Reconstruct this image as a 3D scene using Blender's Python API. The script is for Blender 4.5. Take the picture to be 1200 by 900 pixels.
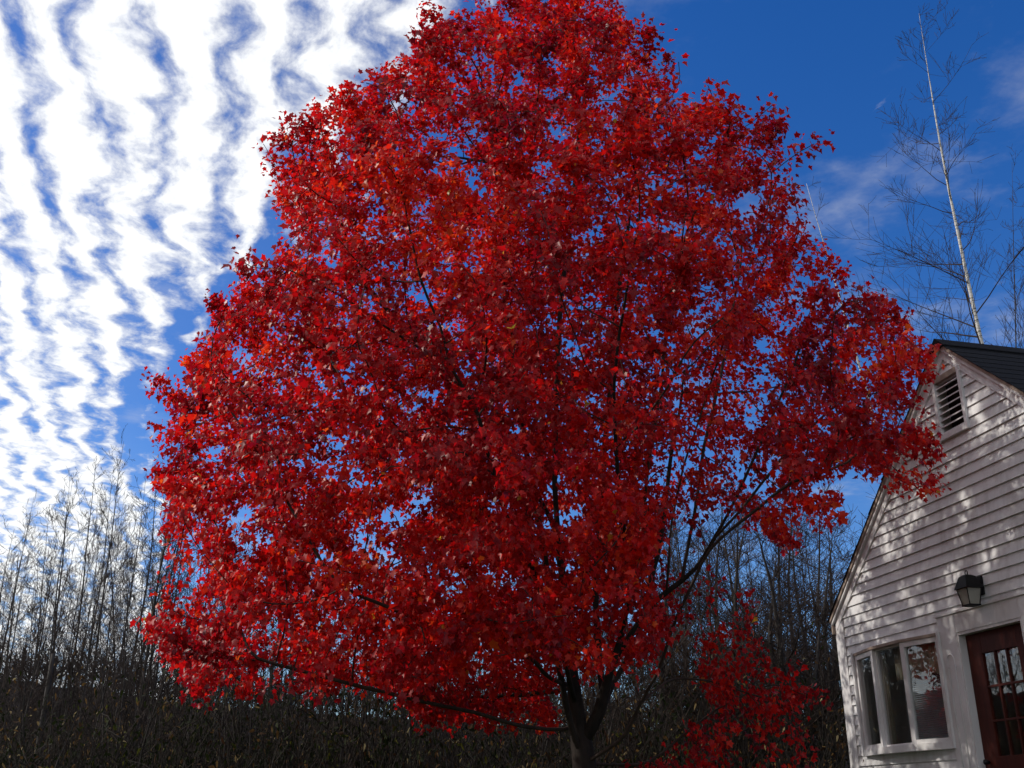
import bpy, bmesh, math, random
import numpy as np
from mathutils import Vector, noise as mnoise

sc = bpy.context.scene
for o in list(bpy.data.objects):
    bpy.data.objects.remove(o)
COL = sc.collection

# ------------------------------------------------------------------ camera
FPX, PITCH, EYE = 1244.8, math.radians(21.88), 1.6        # focal length in photo pixels (1200 wide)
cam = bpy.data.cameras.new('camera')
cam.sensor_width = 36.0
cam.lens = 36.0 * FPX / 1200.0
cam.clip_start, cam.clip_end = 0.05, 3000.0
camo = bpy.data.objects.new('camera', cam)
camo.location = (0, 0, EYE)
camo.rotation_euler = (math.pi / 2 + PITCH, 0, 0)
COL.objects.link(camo)
sc.camera = camo

# ------------------------------------------------------------------ sun and sky
SUN_AZ, SUN_EL = math.radians(-80), math.radians(35)       # azimuth measured from +Y towards +X
sdir = Vector((math.sin(SUN_AZ) * math.cos(SUN_EL), math.cos(SUN_AZ) * math.cos(SUN_EL), math.sin(SUN_EL)))
sun = bpy.data.lights.new('sun', 'SUN')
sun.energy = 3.4
sun.angle = math.radians(0.7)
sun.color = (1.0, 0.93, 0.83)
suno = bpy.data.objects.new('sun', sun)
suno.rotation_euler = sdir.to_track_quat('Z', 'Y').to_euler()
suno.location = (-30, 5, 25)
COL.objects.link(suno)

sc.view_settings.view_transform = 'Standard'
sc.view_settings.look = 'None'
sc.view_settings.gamma = 1.0
sc.view_settings.exposure = -0.06
sc.cycles.max_bounces = 8
sc.cycles.diffuse_bounces = 3
sc.cycles.glossy_bounces = 3
sc.cycles.transmission_bounces = 4
sc.cycles.transparent_max_bounces = 8
sc.cycles.use_denoising = True


class NT:
    """Small helper to write node trees."""
    def __init__(self, tree):
        self.t = tree
        self.n = tree.nodes
        self.n.clear()

    def node(self, typ, **kw):
        nd = self.n.new(typ)
        for k, v in kw.items():
            setattr(nd, k, v)
        return nd

    def put(self, sock, v):
        if isinstance(v, bpy.types.NodeSocket):
            self.t.links.new(v, sock)
        elif v is not None:
            sock.default_value = v

    def math(self, op, a, b=None, c=None, clamp=False):
        nd = self.node('ShaderNodeMath', operation=op, use_clamp=clamp)
        for i, v in enumerate((a, b, c)):
            self.put(nd.inputs[i], v)
        return nd.outputs[0]

    def vdot(self, a, b):
        nd = self.node('ShaderNodeVectorMath', operation='DOT_PRODUCT')
        self.put(nd.inputs[0], a)
        self.put(nd.inputs[1], b)
        return nd.outputs['Value']

    def xyz(self, x, y, z=0.0):
        nd = self.node('ShaderNodeCombineXYZ')
        for i, v in enumerate((x, y, z)):
            self.put(nd.inputs[i], v)
        return nd.outputs[0]

    def noise(self, vec, scale, detail=4.0, rough=0.5, distortion=0.0):
        nd = self.node('ShaderNodeTexNoise')
        self.put(nd.inputs['Vector'], vec)
        nd.inputs['Scale'].default_value = scale
        nd.inputs['Detail'].default_value = detail
        nd.inputs['Roughness'].default_value = rough
        nd.inputs['Distortion'].default_value = distortion
        return nd.outputs['Fac']

    def smooth(self, v, lo, hi, a=0.0, b=1.0):
        nd = self.node('ShaderNodeMapRange', interpolation_type='SMOOTHSTEP')
        self.put(nd.inputs[0], v)
        for i, q in enumerate((lo, hi, a, b)):
            self.put(nd.inputs[i + 1], q)
        return nd.outputs[0]

    def mix(self, fac, a, b, blend='MIX'):
        nd = self.node('ShaderNodeMix', data_type='RGBA', blend_type=blend)
        self.put(nd.inputs[0], fac)
        self.put(nd.inputs[6], a)
        self.put(nd.inputs[7], b)
        return nd.outputs[2]

    def ramp(self, fac, stops):
        nd = self.node('ShaderNodeValToRGB')
        el = nd.color_ramp.elements
        while len(el) < len(stops):
            el.new(0.5)
        for e, (p, c) in zip(el, stops):
            e.position = p
            e.color = (*c, 1)
        self.put(nd.inputs[0], fac)
        return nd.outputs[0]


world = bpy.data.worlds.new('World')
sc.world = world
world.use_nodes = True
w = NT(world.node_tree)
sky = w.node('ShaderNodeTexSky', sky_type='NISHITA', sun_disc=False)
sky.sun_elevation = SUN_EL
sky.sun_rotation = SUN_AZ
sky.air_density = 1.0
sky.dust_density = 0.4
sky.ozone_density = 3.0
sky.altitude = 200
hs = w.node('ShaderNodeHueSaturation')
w.put(hs.inputs['Color'], sky.outputs[0])
hs.inputs['Hue'].default_value = 0.515
hs.inputs['Saturation'].default_value = 1.36
hs.inputs['Value'].default_value = 1.0
dirv = w.node('ShaderNodeTexCoord').outputs['Generated']
sep = w.node('ShaderNodeSeparateXYZ')
w.put(sep.inputs[0], dirv)
zc = w.math('MAXIMUM', sep.outputs[2], 0.05)
P = w.xyz(w.math('DIVIDE', sep.outputs[0], zc), w.math('DIVIDE', sep.outputs[1], zc))   # the cloud layer seen as a flat sheet overhead
u = w.vdot(P, (0.958, 0.286, 0))
v = w.vdot(P, (-0.286, 0.958, 0))
warp = w.math('SUBTRACT', w.noise(P, 2.2, 2.0), 0.5)
warp2 = w.math('SUBTRACT', w.noise(P, 7.0, 2.0), 0.5)
uw = w.math('ADD', w.math('MULTIPLY_ADD', warp, 0.20, u), w.math('MULTIPLY', warp2, 0.09))
band = w.math('SINE', w.math('MULTIPLY', uw, 2 * math.pi / 0.092))
puff = w.noise(w.xyz(w.math('MULTIPLY', uw, 1.2), w.math('MULTIPLY', v, 0.62)), 13.0, 6.0, 0.58)
fine = w.noise(w.xyz(u, w.math('MULTIPLY', v, 0.7)), 34.0, 5.0, 0.62)
big = w.noise(P, 1.3, 2.0)
# how much of the sheet is cloud: thick towards the left, breaking up to clear air on the right
edge = w.math('MAXIMUM', w.math('MULTIPLY_ADD', v, -0.29, 0.63), w.math('MULTIPLY_ADD', v, 0.04, -0.30))
du = w.math('SUBTRACT', edge, w.math('MULTIPLY_ADD', w.math('SUBTRACT', big, 0.5), 0.35, u))
cover = w.smooth(du, -0.16, 0.20)
dens = w.math('MULTIPLY_ADD', band, 0.135, w.math('MULTIPLY_ADD', puff, 1.12, w.math('MULTIPLY', fine, 0.32)))
dens = w.math('ADD', dens, w.math('MULTIPLY_ADD', cover, 0.64, -1.165))
cl = w.smooth(dens, -0.17, 0.30)
wisp = w.smooth(w.noise(w.xyz(w.math('MULTIPLY', u, 1.0), v), 3.2, 6.0, 0.6), 0.50, 0.82, 0.0, 0.34)
veil = w.math('MULTIPLY', cover, w.smooth(big, 0.2, 0.8, 0.03, 0.08))          # thin milky layer between the rolls
cl = w.math('MAXIMUM', w.math('MAXIMUM', cl, wisp), veil)
bright = w.math('ADD', w.math('MULTIPLY_ADD', cl, 2.9, 4.7), w.math('MULTIPLY', w.math('SUBTRACT', fine, 0.5), 2.2))
ccol = w.node('ShaderNodeVectorMath', operation='SCALE')
ccol.inputs[0].default_value = (0.97, 0.985, 1.0)
w.put(ccol.inputs[3], bright)
col = w.mix(cl, hs.outputs[0], ccol.outputs[0])
bg = w.node('ShaderNodeBackground')
w.put(bg.inputs[0], col)
bg.inputs[1].default_value = 0.15
wo = w.node('ShaderNodeOutputWorld')
w.put(wo.inputs[0], bg.outputs[0])

# ------------------------------------------------------------------ helpers
CP, SP = math.cos(PITCH), math.sin(PITCH)


def ray(px, py):
    a, b = (px - 600) / FPX, (450 - py) / FPX
    return Vector((a, CP - b * SP, SP + b * CP))


def at(px, py, depth):
    """World point seen at a photo pixel, at a given distance along +Y."""
    r = ray(px, py)
    return Vector((0, 0, EYE)) + r * (depth / r.y)


def project(pts):
    """World points (N,3) -> photo pixels (N,2)."""
    q = np.asarray(pts, float) - np.array([0, 0, EYE])
    dz = q[:, 1] * CP + q[:, 2] * SP
    up = -q[:, 1] * SP + q[:, 2] * CP
    return np.stack([600 + FPX * q[:, 0] / dz, 450 - FPX * up / dz], 1)


def ground_z(x, y):
    """Lawn that rises gently to the house on the right and to the wood."""
    t = min(max((x - 0.8) / 4.0, 0), 1)
    s = min(max((y - 6) / 30.0, 0), 1)
    fade = min(max((60 - abs(y)) / 30.0, 0), 1)
    return 0.95 * t * t * (3 - 2 * t) * fade + 0.5 * s * (1 - 0.5 * t)


def link(name, me, parent=None, mat=None):
    o = bpy.data.objects.new(name, me)
    COL.objects.link(o)
    if parent is not None:
        o.parent = parent
    if mat is not None and me is not None:
        me.materials.append(mat)
    return o


def empty(name, loc=(0, 0, 0), rz=0.0):
    o = bpy.data.objects.new(name, None)
    o.location = loc
    o.rotation_euler = (0, 0, rz)
    o.empty_display_size = 0.2
    COL.objects.link(o)
    return o


def tag(o, label=None, category=None, group=None, kind=None):
    for k, val in (('label', label), ('category', category), ('group', group), ('kind', kind)):
        if val:
            o[k] = val
    return o


class MB:
    """Collects faces for one mesh."""
    def __init__(self):
        self.v, self.f = [], []

    def box(self, x0, x1, y0, y1, z0, z1):
        b = len(self.v)
        self.v += [(x0, y0, z0), (x1, y0, z0), (x1, y1, z0), (x0, y1, z0), (x0, y0, z1), (x1, y0, z1), (x1, y1, z1), (x0, y1, z1)]
        self.f += [tuple(b + i for i in q) for q in ((0, 3, 2, 1), (4, 5, 6, 7), (0, 1, 5, 4), (1, 2, 6, 5), (2, 3, 7, 6), (3, 0, 4, 7))]
        return self

    def hexa(self, pts):
        """Eight corners: front ring 0-3 (counter-clockwise from outside), back ring 4-7."""
        b = len(self.v)
        self.v += [tuple(p) for p in pts]
        self.f += [tuple(b + i for i in q) for q in ((0, 1, 2, 3), (7, 6, 5, 4), (0, 4, 5, 1), (1, 5, 6, 2), (2, 6, 7, 3), (3, 7, 4, 0))]
        return self

    def prism(self, poly, y0, y1):
        """Polygon in XZ (counter-clockwise seen from -Y) extruded along Y."""
        b, n = len(self.v), len(poly)
        self.v += [(x, y0, z) for x, z in poly] + [(x, y1, z) for x, z in poly]
        self.f.append(tuple(b + i for i in range(n)))
        self.f.append(tuple(b + n + i for i in reversed(range(n))))
        for i in range(n):
            j = (i + 1) % n
            self.f.append((b + i, b + n + i, b + n + j, b + j))
        return self

    def tube(self, pts, rad, sides=6, cap=True):
        pts = [Vector(p) for p in pts]
        n = len(pts)
        if n < 2:
            return self
        b = len(self.v)
        t0 = (pts[1] - pts[0]).normalized()
        ref = Vector((1, 0, 0)) if abs(t0.x) < 0.8 else Vector((0, 1, 0))
        nx = (ref - t0 * ref.dot(t0)).normalized()
        for i, p in enumerate(pts):
            t = pts[min(i + 1, n - 1)] - pts[max(i - 1, 0)]
            if t.length < 1e-9:
                t = t0
            t.normalize()
            nx = (nx - t * nx.dot(t)).normalized()
            ny = t.cross(nx)
            for k in range(sides):
                a = 2 * math.pi * k / sides
                q = p + (nx * math.cos(a) + ny * math.sin(a)) * rad[i]
                self.v.append((q.x, q.y, q.z))
        for i in range(n - 1):
            for k in range(sides):
                k2 = (k + 1) % sides
                self.f.append((b + i * sides + k, b + i * sides + k2, b + (i + 1) * sides + k2, b + (i + 1) * sides + k))
        if cap:
            self.f.append(tuple(b + k for k in reversed(range(sides))))
            self.f.append(tuple(b + (n - 1) * sides + k for k in range(sides)))
        return self

    def mesh(self, name, smooth=False):
        me = bpy.data.meshes.new(name)
        me.from_pydata(self.v, [], self.f)
        if smooth:
            me.polygons.foreach_set('use_smooth', [True] * len(me.polygons))
        me.update()
        return me

    def build(self, name, mat, parent=None, smooth=False, bevel=0.0):
        o = link(name, self.mesh(name, smooth), parent, mat)
        if bevel:
            m = o.modifiers.new('bevel', 'BEVEL')
            m.width = bevel
            m.segments = 2
            m.limit_method = 'ANGLE'
        return o


# ------------------------------------------------------------------ materials
def material(name):
    m = bpy.data.materials.new(name)
    m.use_nodes = True
    return m, NT(m.node_tree)


def finish(t, shader):
    out = t.node('ShaderNodeOutputMaterial')
    t.put(out.inputs[0], shader)


def principled(t, base, rough=0.6, spec=0.4, bump=None, bump_d=0.01, metal=0.0):
    p = t.node('ShaderNodeBsdfPrincipled')
    t.put(p.inputs['Base Color'], base)
    t.put(p.inputs['Roughness'], rough)
    p.inputs['Specular IOR Level'].default_value = spec
    p.inputs['Metallic'].default_value = metal
    if bump is not None:
        b = t.node('ShaderNodeBump')
        b.inputs['Strength'].default_value = 0.6
        b.inputs['Distance'].default_value = bump_d
        t.put(b.inputs['Height'], bump)
        t.put(p.inputs['Normal'], b.outputs[0])
    return p.outputs[0]


def objco(t, sx=1.0, sy=1.0, sz=1.0):
    tc = t.node('ShaderNodeTexCoord')
    mp = t.node('ShaderNodeMapping')
    mp.inputs['Scale'].default_value = (sx, sy, sz)
    t.put(mp.inputs[0], tc.outputs['Object'])
    return mp.outputs[0]


def simple_mat(name, c1, c2, scale=6.0, rough=0.6, spec=0.4, stretch=(1, 1, 1), bump_d=0.004, metal=0.0):
    m, t = material(name)
    co = objco(t, *stretch)
    n = t.noise(co, scale, 5.0, 0.6)
    c = t.ramp(n, [(0.3, c1), (0.7, c2)])
    finish(t, principled(t, c, rough, spec, n, bump_d, metal))
    return m


def paint_mat(name, c_clean, c_dirt):
    """Old white house paint: faint vertical streaks of dirt, small chips."""
    m, t = material(name)
    co = objco(t, 2.2, 2.2, 0.5)
    streak = t.noise(co, 4.0, 5.0, 0.65)
    blot = t.noise(objco(t), 1.4, 4.0, 0.6)
    speck = t.noise(objco(t, 1, 1, 1), 60.0, 3.0, 0.6)
    f = t.smooth(t.math('MULTIPLY_ADD', streak, 0.6, t.math('MULTIPLY', blot, 0.5)), 0.45, 0.78)
    c = t.mix(f, (*c_clean, 1), (*c_dirt, 1))
    chip = t.smooth(speck, 0.70, 0.76, 0.0, 0.5)
    c = t.mix(chip, c, (0.30, 0.27, 0.24, 1))
    finish(t, principled(t, c, 0.5, 0.35, t.noise(objco(t, 1, 1, 6), 30.0, 3.0), 0.0015))
    return m


M = {}
M['paint'] = paint_mat('white_paint', (0.70, 0.705, 0.715), (0.46, 0.45, 0.445))
M['trim'] = paint_mat('trim_paint', (0.67, 0.665, 0.675), (0.53, 0.52, 0.51))
M['fascia'] = simple_mat('weathered_fascia', (0.22, 0.165, 0.13), (0.34, 0.27, 0.22), 9.0, 0.7)
M['shingle'] = simple_mat('black_asphalt_shingle', (0.007, 0.007, 0.009), (0.018, 0.018, 0.02), 40.0, 0.95, 0.1, bump_d=0.003)
M['door'] = simple_mat('red_brown_door', (0.040, 0.007, 0.004), (0.075, 0.013, 0.008), 7.0, 0.5, 0.2, (4, 4, 0.6), 0.001)
M['metal'] = simple_mat('black_lantern_metal', (0.004, 0.004, 0.005), (0.009, 0.009, 0.01), 18.0, 0.6, 0.15, bump_d=0.001)
M['dark_room'] = simple_mat('dark_interior', (0.20, 0.13, 0.085), (0.32, 0.24, 0.17), 3.0, 0.8)
M['blind'] = simple_mat('grey_blind', (0.28, 0.31, 0.36), (0.36, 0.40, 0.45), 3.0, 0.6)
M['curtain'] = simple_mat('cream_curtain', (0.34, 0.29, 0.23), (0.44, 0.39, 0.31), 8.0, 0.9, 0.1)
M['stone'] = simple_mat('foundation_stone', (0.18, 0.17, 0.16), (0.30, 0.29, 0.27), 5.0, 0.9, bump_d=0.02)
M['void'] = simple_mat('dark_louvre_gap', (0.02, 0.018, 0.016), (0.04, 0.035, 0.03), 5.0, 0.9)

m, t = material('window_glass')
fr = t.node('ShaderNodeFresnel')
fr.inputs[0].default_value = 1.5
gl = t.node('ShaderNodeBsdfGlossy')
gl.inputs['Roughness'].default_value = 0.01
bn = t.node('ShaderNodeBump')
bn.inputs['Strength'].default_value = 0.05
bn.inputs['Distance'].default_value = 0.02
t.put(bn.inputs['Height'], t.noise(objco(t), 3.0, 2.0))
t.put(gl.inputs['Normal'], bn.outputs[0])
tr = t.node('ShaderNodeBsdfTransparent')
tr.inputs[0].default_value = (0.93, 0.95, 0.94, 1)
mx = t.node('ShaderNodeMixShader')
bf = t.node('ShaderNodeNewGeometry').outputs['Backfacing']           # only the front face of a pane mirrors
t.put(mx.inputs[0], t.math('MULTIPLY', t.math('MULTIPLY_ADD', fr.outputs[0], 2.0, 0.05, clamp=True), t.math('SUBTRACT', 1.0, bf)))
t.put(mx.inputs[1], tr.outputs[0])
t.put(mx.inputs[2], gl.outputs[0])
finish(t, mx.outputs[0])
M['glass'] = m

m, t = material('lantern_glass')
p = t.node('ShaderNodeBsdfPrincipled')
p.inputs['Base Color'].default_value = (0.55, 0.54, 0.48, 1)
p.inputs['Roughness'].default_value = 0.25
p.inputs['Transmission Weight'].default_value = 0.6
finish(t, p.outputs[0])
M['lamp_glass'] = m


def leaf_mat(name, stops, rough=0.42, trans=0.4, tboost=1.5, spec=0.45):
    m, t = material(name)
    at_ = t.node('ShaderNodeAttribute', attribute_name='tint', attribute_type='GEOMETRY')
    vein = t.noise(objco(t), 45.0, 3.0)
    c = t.ramp(at_.outputs['Fac'], stops)
    c = t.mix(t.math('MULTIPLY', vein, 0.5), c, t.mix(1.0, c, (0.45, 0.4, 0.4, 1), 'MULTIPLY'))
    pr = principled(t, c, rough, spec)
    tl = t.node('ShaderNodeBsdfTranslucent')
    tc2 = t.node('ShaderNodeVectorMath', operation='SCALE')
    t.put(tc2.inputs[0], c)
    tc2.inputs[3].default_value = tboost
    t.put(tl.inputs[0], tc2.outputs[0])
    mx = t.node('ShaderNodeMixShader')
    mx.inputs[0].default_value = trans
    t.put(mx.inputs[1], pr)
    t.put(mx.inputs[2], tl.outputs[0])
    finish(t, mx.outputs[0])
    return m


M['maple_leaf'] = leaf_mat('maple_leaf_red', [(0.0, (0.14, 0.003, 0.013)), (0.3, (0.30, 0.003, 0.008)), (0.6, (0.55, 0.006, 0.006)),
                                             (0.85, (0.70, 0.035, 0.008)), (0.97, (0.62, 0.12, 0.015)), (1.0, (0.42, 0.34, 0.03))], 0.42, 0.50, 1.65, 0.30)
M['dead_leaf'] = leaf_mat('dead_leaf_tan', [(0.0, (0.02, 0.012, 0.008)), (0.4, (0.06, 0.03, 0.012)), (0.75, (0.20, 0.12, 0.04)), (1.0, (0.42, 0.34, 0.17))], 0.75, 0.3, 1.1, 0.1)
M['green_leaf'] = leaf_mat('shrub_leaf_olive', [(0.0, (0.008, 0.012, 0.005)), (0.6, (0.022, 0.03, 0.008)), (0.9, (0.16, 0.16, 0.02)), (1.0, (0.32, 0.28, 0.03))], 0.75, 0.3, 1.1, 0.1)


def bark(name, c1, c2, sz=0.35, bump=0.015, scale=14.0):
    m, t = material(name)
    n = t.noise(objco(t, 1, 1, sz), scale, 6.0, 0.65)
    n2 = t.noise(objco(t), 2.5, 3.0)
    c = t.ramp(t.math('MULTIPLY_ADD', n2, 0.4, t.math('MULTIPLY', n, 0.6)), [(0.35, c1), (0.65, c2)])
    finish(t, principled(t, c, 0.85, 0.2, n, bump))
    return m


M['maple_bark'] = bark('maple_bark', (0.007, 0.0055, 0.005), (0.03, 0.022, 0.018))
M['grey_bark'] = bark('grey_bark', (0.018, 0.016, 0.015), (0.06, 0.053, 0.048), bump=0.006)
M['twig'] = bark('dark_twig', (0.02, 0.014, 0.012), (0.055, 0.038, 0.032), bump=0.001)
M['brush_stem'] = bark('brush_stem', (0.008, 0.006, 0.005), (0.035, 0.028, 0.022), bump=0.002)

m, t = material('birch_bark')
n = t.noise(objco(t, 1, 1, 9.0), 5.0, 4.0, 0.6)
n2 = t.noise(objco(t, 1, 1, 2.0), 7.0, 3.0)
c = t.ramp(n, [(0.36, (0.06, 0.05, 0.045)), (0.46, (0.50, 0.48, 0.44)), (0.7, (0.66, 0.64, 0.60))])
c = t.mix(t.smooth(n2, 0.58, 0.70), c, (0.05, 0.045, 0.04, 1))
finish(t, principled(t, c, 0.6, 0.3, n, 0.003))
M['birch_bark'] = m

m, t = material('lawn')
n = t.noise(objco(t), 0.7, 6.0, 0.7)
n2 = t.noise(objco(t), 25.0, 4.0, 0.7)
c = t.ramp(t.math('MULTIPLY_ADD', n, 0.5, t.math('MULTIPLY', n2, 0.5)), [(0.35, (0.02, 0.028, 0.01)), (0.55, (0.04, 0.05, 0.016)), (0.7, (0.09, 0.065, 0.03))])
finish(t, principled(t, c, 0.9, 0.1, n2, 0.03))
M['lawn'] = m
m, t = material('wooded_hill')
n = t.noise(objco(t, 1, 1, 0.5), 0.35, 8.0, 0.75)
c = t.ramp(n, [(0.3, (0.006, 0.006, 0.009)), (0.6, (0.018, 0.016, 0.02)), (0.8, (0.035, 0.027, 0.025))])
finish(t, principled(t, c, 0.95, 0.05, n, 1.2))
M['hill'] = m

# ------------------------------------------------------------------ ground and far hill
xs = [-1500, -400, -120, -60, -35] + [x * 1.0 for x in range(-24, 25)] + [35, 60, 120, 400, 1500]
ys = [-1500, -400, -120, -60, -30, -12] + [y * 1.0 for y in range(-6, 41)] + [50, 70, 120, 400, 1500]
gv = [(x, y, ground_z(x, y)) for y in ys for x in xs]
nx_ = len(xs)
gf = [(j * nx_ + i, j * nx_ + i + 1, (j + 1) * nx_ + i + 1, (j + 1) * nx_ + i) for j in range(len(ys) - 1) for i in range(nx_ - 1)]
me = bpy.data.meshes.new('ground')
me.from_pydata(gv, [], gf)
tag(link('ground', me, None, M['lawn']), 'rough autumn lawn under the maple and house', kind='structure')

hv, hf = [], []
HN, HM = 420, 14
for j in range(HM):
    for i in range(HN):
        az = math.radians(-75 + 150 * i / (HN - 1))
        s = j / (HM - 1)
        d = 190 + 170 * s
        pxa = 600 + FPX / CP * math.tan(az) if abs(az) < 1.2 else (-3000 if az < 0 else 4000)
        el = np.interp(pxa, [-600, 0, 100, 200, 400, 600, 800, 1000, 1800], [.095, .098, .094, .086, .078, .071, .066, .058, .05])
        top = el * 296 + 1.6
        h = top * math.sin(min(s * 1.6, 1.0) * math.pi / 2)
        h += (mnoise.noise(Vector((i * 0.9, j * 0.8, 3))) * 1.3 + mnoise.noise(Vector((i * 0.13, j * 0.5, 9))) * 1.6) * min(1, s * 4)
        hv.append((math.sin(az) * d, math.cos(az) * d, h - 0.3))
for j in range(HM - 1):
    for i in range(HN - 1):
        hf.append((j * HN + i, j * HN + i + 1, (j + 1) * HN + i + 1, (j + 1) * HN + i))
me = bpy.data.meshes.new('hill')
me.from_pydata(hv, [], hf)
tag(link('hill', me, None, M['hill']), 'dark wooded hill low on the left horizon', kind='structure')

# bare trees of the far wood along the ridge, too far off to tell apart
fw = MB()
rf_ = random.Random(31)
for q in range(1100):
    az = math.radians(rf_.uniform(-30, 30))
    j_ = rf_.choice((7, 8, 9))
    i_ = (math.degrees(az) + 75) / 150 * (HN - 1)
    b_ = Vector(hv[j_ * HN + int(round(i_))])
    H_ = rf_.uniform(4, 9)
    fw.tube([b_, b_ + Vector((rf_.gauss(0, .3), 0, H_))], [.22, .08], 3, cap=False)
    for t_ in range(12):
        z_ = rf_.uniform(.3, .95)
        p_ = b_ + Vector((0, 0, H_ * z_))
        fw.tube([p_, p_ + Vector((rf_.gauss(0, 1), rf_.gauss(0, 1), rf_.uniform(.4, 1.6))) * (1.25 - z_) * 1.6], [.11, .06], 3, cap=False)
tag(fw.build('far_wood', M['twig'], None), 'distant leafless wood along the low ridge', kind='stuff')

# ------------------------------------------------------------------ house
WD = Vector((-0.23687, 0.97154, 0))       # along the gable wall, away from the camera
WN = Vector((0.97154, 0.23687, 0))        # into the house
WC, A0 = 6.8, 1.298 * 6.8
hpos = WD * A0 + WN * WC
house = empty('house', (hpos.x, hpos.y, 0), math.atan2(-WD.y, -WD.x))
tag(house, 'white clapboard gabled house with black roof right of the maple', 'house')
HALF, APEX, SLOPE, DEPTH, FLOOR = 2.686, 6.16, 0.89, 7.0, 1.12
ROOF_T = 0.045


def roof_z(x):
    return APEX - SLOPE * abs(x)


# openings: x0, x1, z0, z1
WIN, DOOR, VENT = (-2.36, -0.745, 2.16, 3.27), (-0.415, 0.449, FLOOR, 3.185), (-0.19, 0.19, 5.19, 5.75)
# wall sheet with openings, solid by a Solidify modifier
bx = sorted({-HALF, WIN[0] + .02, WIN[1] - .02, DOOR[0] - .05, DOOR[1] + .05, VENT[0], 0.0, VENT[1], HALF})
bz = sorted({0.9, WIN[2] + .03, WIN[3] - .03, DOOR[3] + .05, VENT[2], VENT[3], 3.6})


bx = sorted(set(bx) | {s_ * (APEX - ROOF_T - .02 - z_) / SLOPE for z_ in bz for s_ in (-1, 1) if (APEX - ROOF_T - .02 - z_) / SLOPE < HALF})


def in_open(x, z):
    for k, (x0, x1, z0, z1) in enumerate((WIN, (DOOR[0] - .05, DOOR[1] + .05, 0, DOOR[3] + .05), VENT)):
        g = .02 if k == 0 else 0
        if x0 + g < x < x1 - g and z0 < z < z1:
            return True
    return False


bm = bmesh.new()
for i in range(len(bx) - 1):
    x0, x1 = bx[i], bx[i + 1]
    xm = (x0 + x1) / 2
    for j in range(len(bz)):
        z0 = bz[j]
        top = [roof_z(x) - ROOF_T - 0.02 for x in (x0, x1)]
        z1 = bz[j + 1] if j + 1 < len(bz) else None
        za, zb = (min(z1, top[0]), min(z1, top[1])) if z1 is not None else top
        if max(top) <= z0 + 1e-3:
            continue
        if max(za, zb) <= z0 + 1e-4:
            continue
        if in_open(xm, z0 + 0.02):
            continue
        bm.faces.new([bm.verts.new(q) for q in ((x0, 0, z0), (x1, 0, z0), (x1, 0, max(zb, z0)), (x0, 0, max(za, z0)))])
bmesh.ops.remove_doubles(bm, verts=bm.verts, dist=0.0005)
bmesh.ops.dissolve_degenerate(bm, dist=0.0005, edges=bm.edges)
bmesh.ops.recalc_face_normals(bm, faces=bm.faces)
me = bpy.data.meshes.new('gable_wall')
bm.to_mesh(me)
bm.free()
gw = link('gable_wall', me, house, M['trim'])
sm = gw.modifiers.new('solid', 'SOLIDIFY')
sm.thickness = 0.10
sm.offset = -1.0 if me.polygons[0].normal.y < 0 else 1.0
# the other walls, floor and foundation
MB().box(-HALF, -HALF + .12, .105, DEPTH, .9, roof_z(HALF) - ROOF_T - .02).build('side_wall', M['paint'], house)
MB().box(HALF - .12, HALF, .105, DEPTH, .9, roof_z(HALF) - ROOF_T - .02).build('side_wall', M['paint'], house)
MB().prism([(-HALF, .9), (HALF, .9), (HALF, roof_z(HALF) - .09), (0, APEX - .09), (-HALF, roof_z(HALF) - .09)], DEPTH, DEPTH + .12).build('back_wall', M['paint'], house)
MB().box(-HALF + .125, HALF - .125, .11, DEPTH - .005, FLOOR - .12, FLOOR).build('floor', M['dark_room'], house)
MB().box(-HALF + .125, HALF - .125, .11, DEPTH - .005, 3.55, 3.62).build('ceiling', M['dark_room'], house)
MB().box(-HALF + .125, HALF - .125, 3.2, 3.3, FLOOR + .002, 3.548).build('partition_wall', M['dark_room'], house)
MB().box(-HALF - .03, HALF + .03, -.03, DEPTH + .03, 0.2, .898).build('foundation', M['stone'], house)

# clapboards, one object each
EXPO, Z_REF = 0.1095, 3.375
CORNER = 0.15
RAKE = 0.20                                # rake board height below the roof line
rng = random.Random(4)
SUR = (-0.745, 0.79, 0.9, 3.43)            # flat door surround
OUTER_VENT = (-0.232, 0.232, 5.12, 5.83)
k = int((0.93 - Z_REF) / EXPO)
while True:
    z0 = Z_REF + k * EXPO
    z1 = z0 + EXPO + 0.012
    k += 1
    lim0 = min(HALF - CORNER + .004, (APEX - RAKE + .02 - z0) / SLOPE)
    lim1 = min(HALF - CORNER + .004, (APEX - RAKE + .02 - z1) / SLOPE)
    if lim0 <= 0.06:
        break
    lim1 = max(lim1, 0.01)
    zc_ = (z0 + z1) / 2
    segs = [(-1, 1)]
    cuts = sorted((o_[0], o_[1]) for o_ in (WIN, SUR, OUTER_VENT) if o_[2] < zc_ < o_[3])
    spans, left = [], None
    for c0, c1 in cuts:
        spans.append((left, c0 + .012))
        left = c1 - .012
    spans.append((left, None))
    for a, b in spans:
        xa0, xa1 = (a, a) if a is not None else (-lim0, -lim1)
        xb0, xb1 = (b, b) if b is not None else (lim0, lim1)
        xa0, xa1 = max(xa0, -lim0), max(xa1, -lim1)
        xb0, xb1 = min(xb0, lim0), min(xb1, lim1)
        if xb0 - xa0 < 0.03:
            continue
        xb1 = max(xb1, xa1 + .005)
        pb, pt = 0.025 + rng.uniform(-.0015, .0015), 0.004
        dz = rng.uniform(-.0015, .0015)
        MB().hexa([(xa0, -pb, z0 + dz), (xb0, -pb, z0 + dz), (xb1, -pt, z1), (xa1, -pt, z1),
                   (xa0, -.001, z0 + dz), (xb0, -.001, z0 + dz), (xb1, -.001, z1), (xa1, -.001, z1)]).build('clapboard', M['paint'], house)

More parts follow.
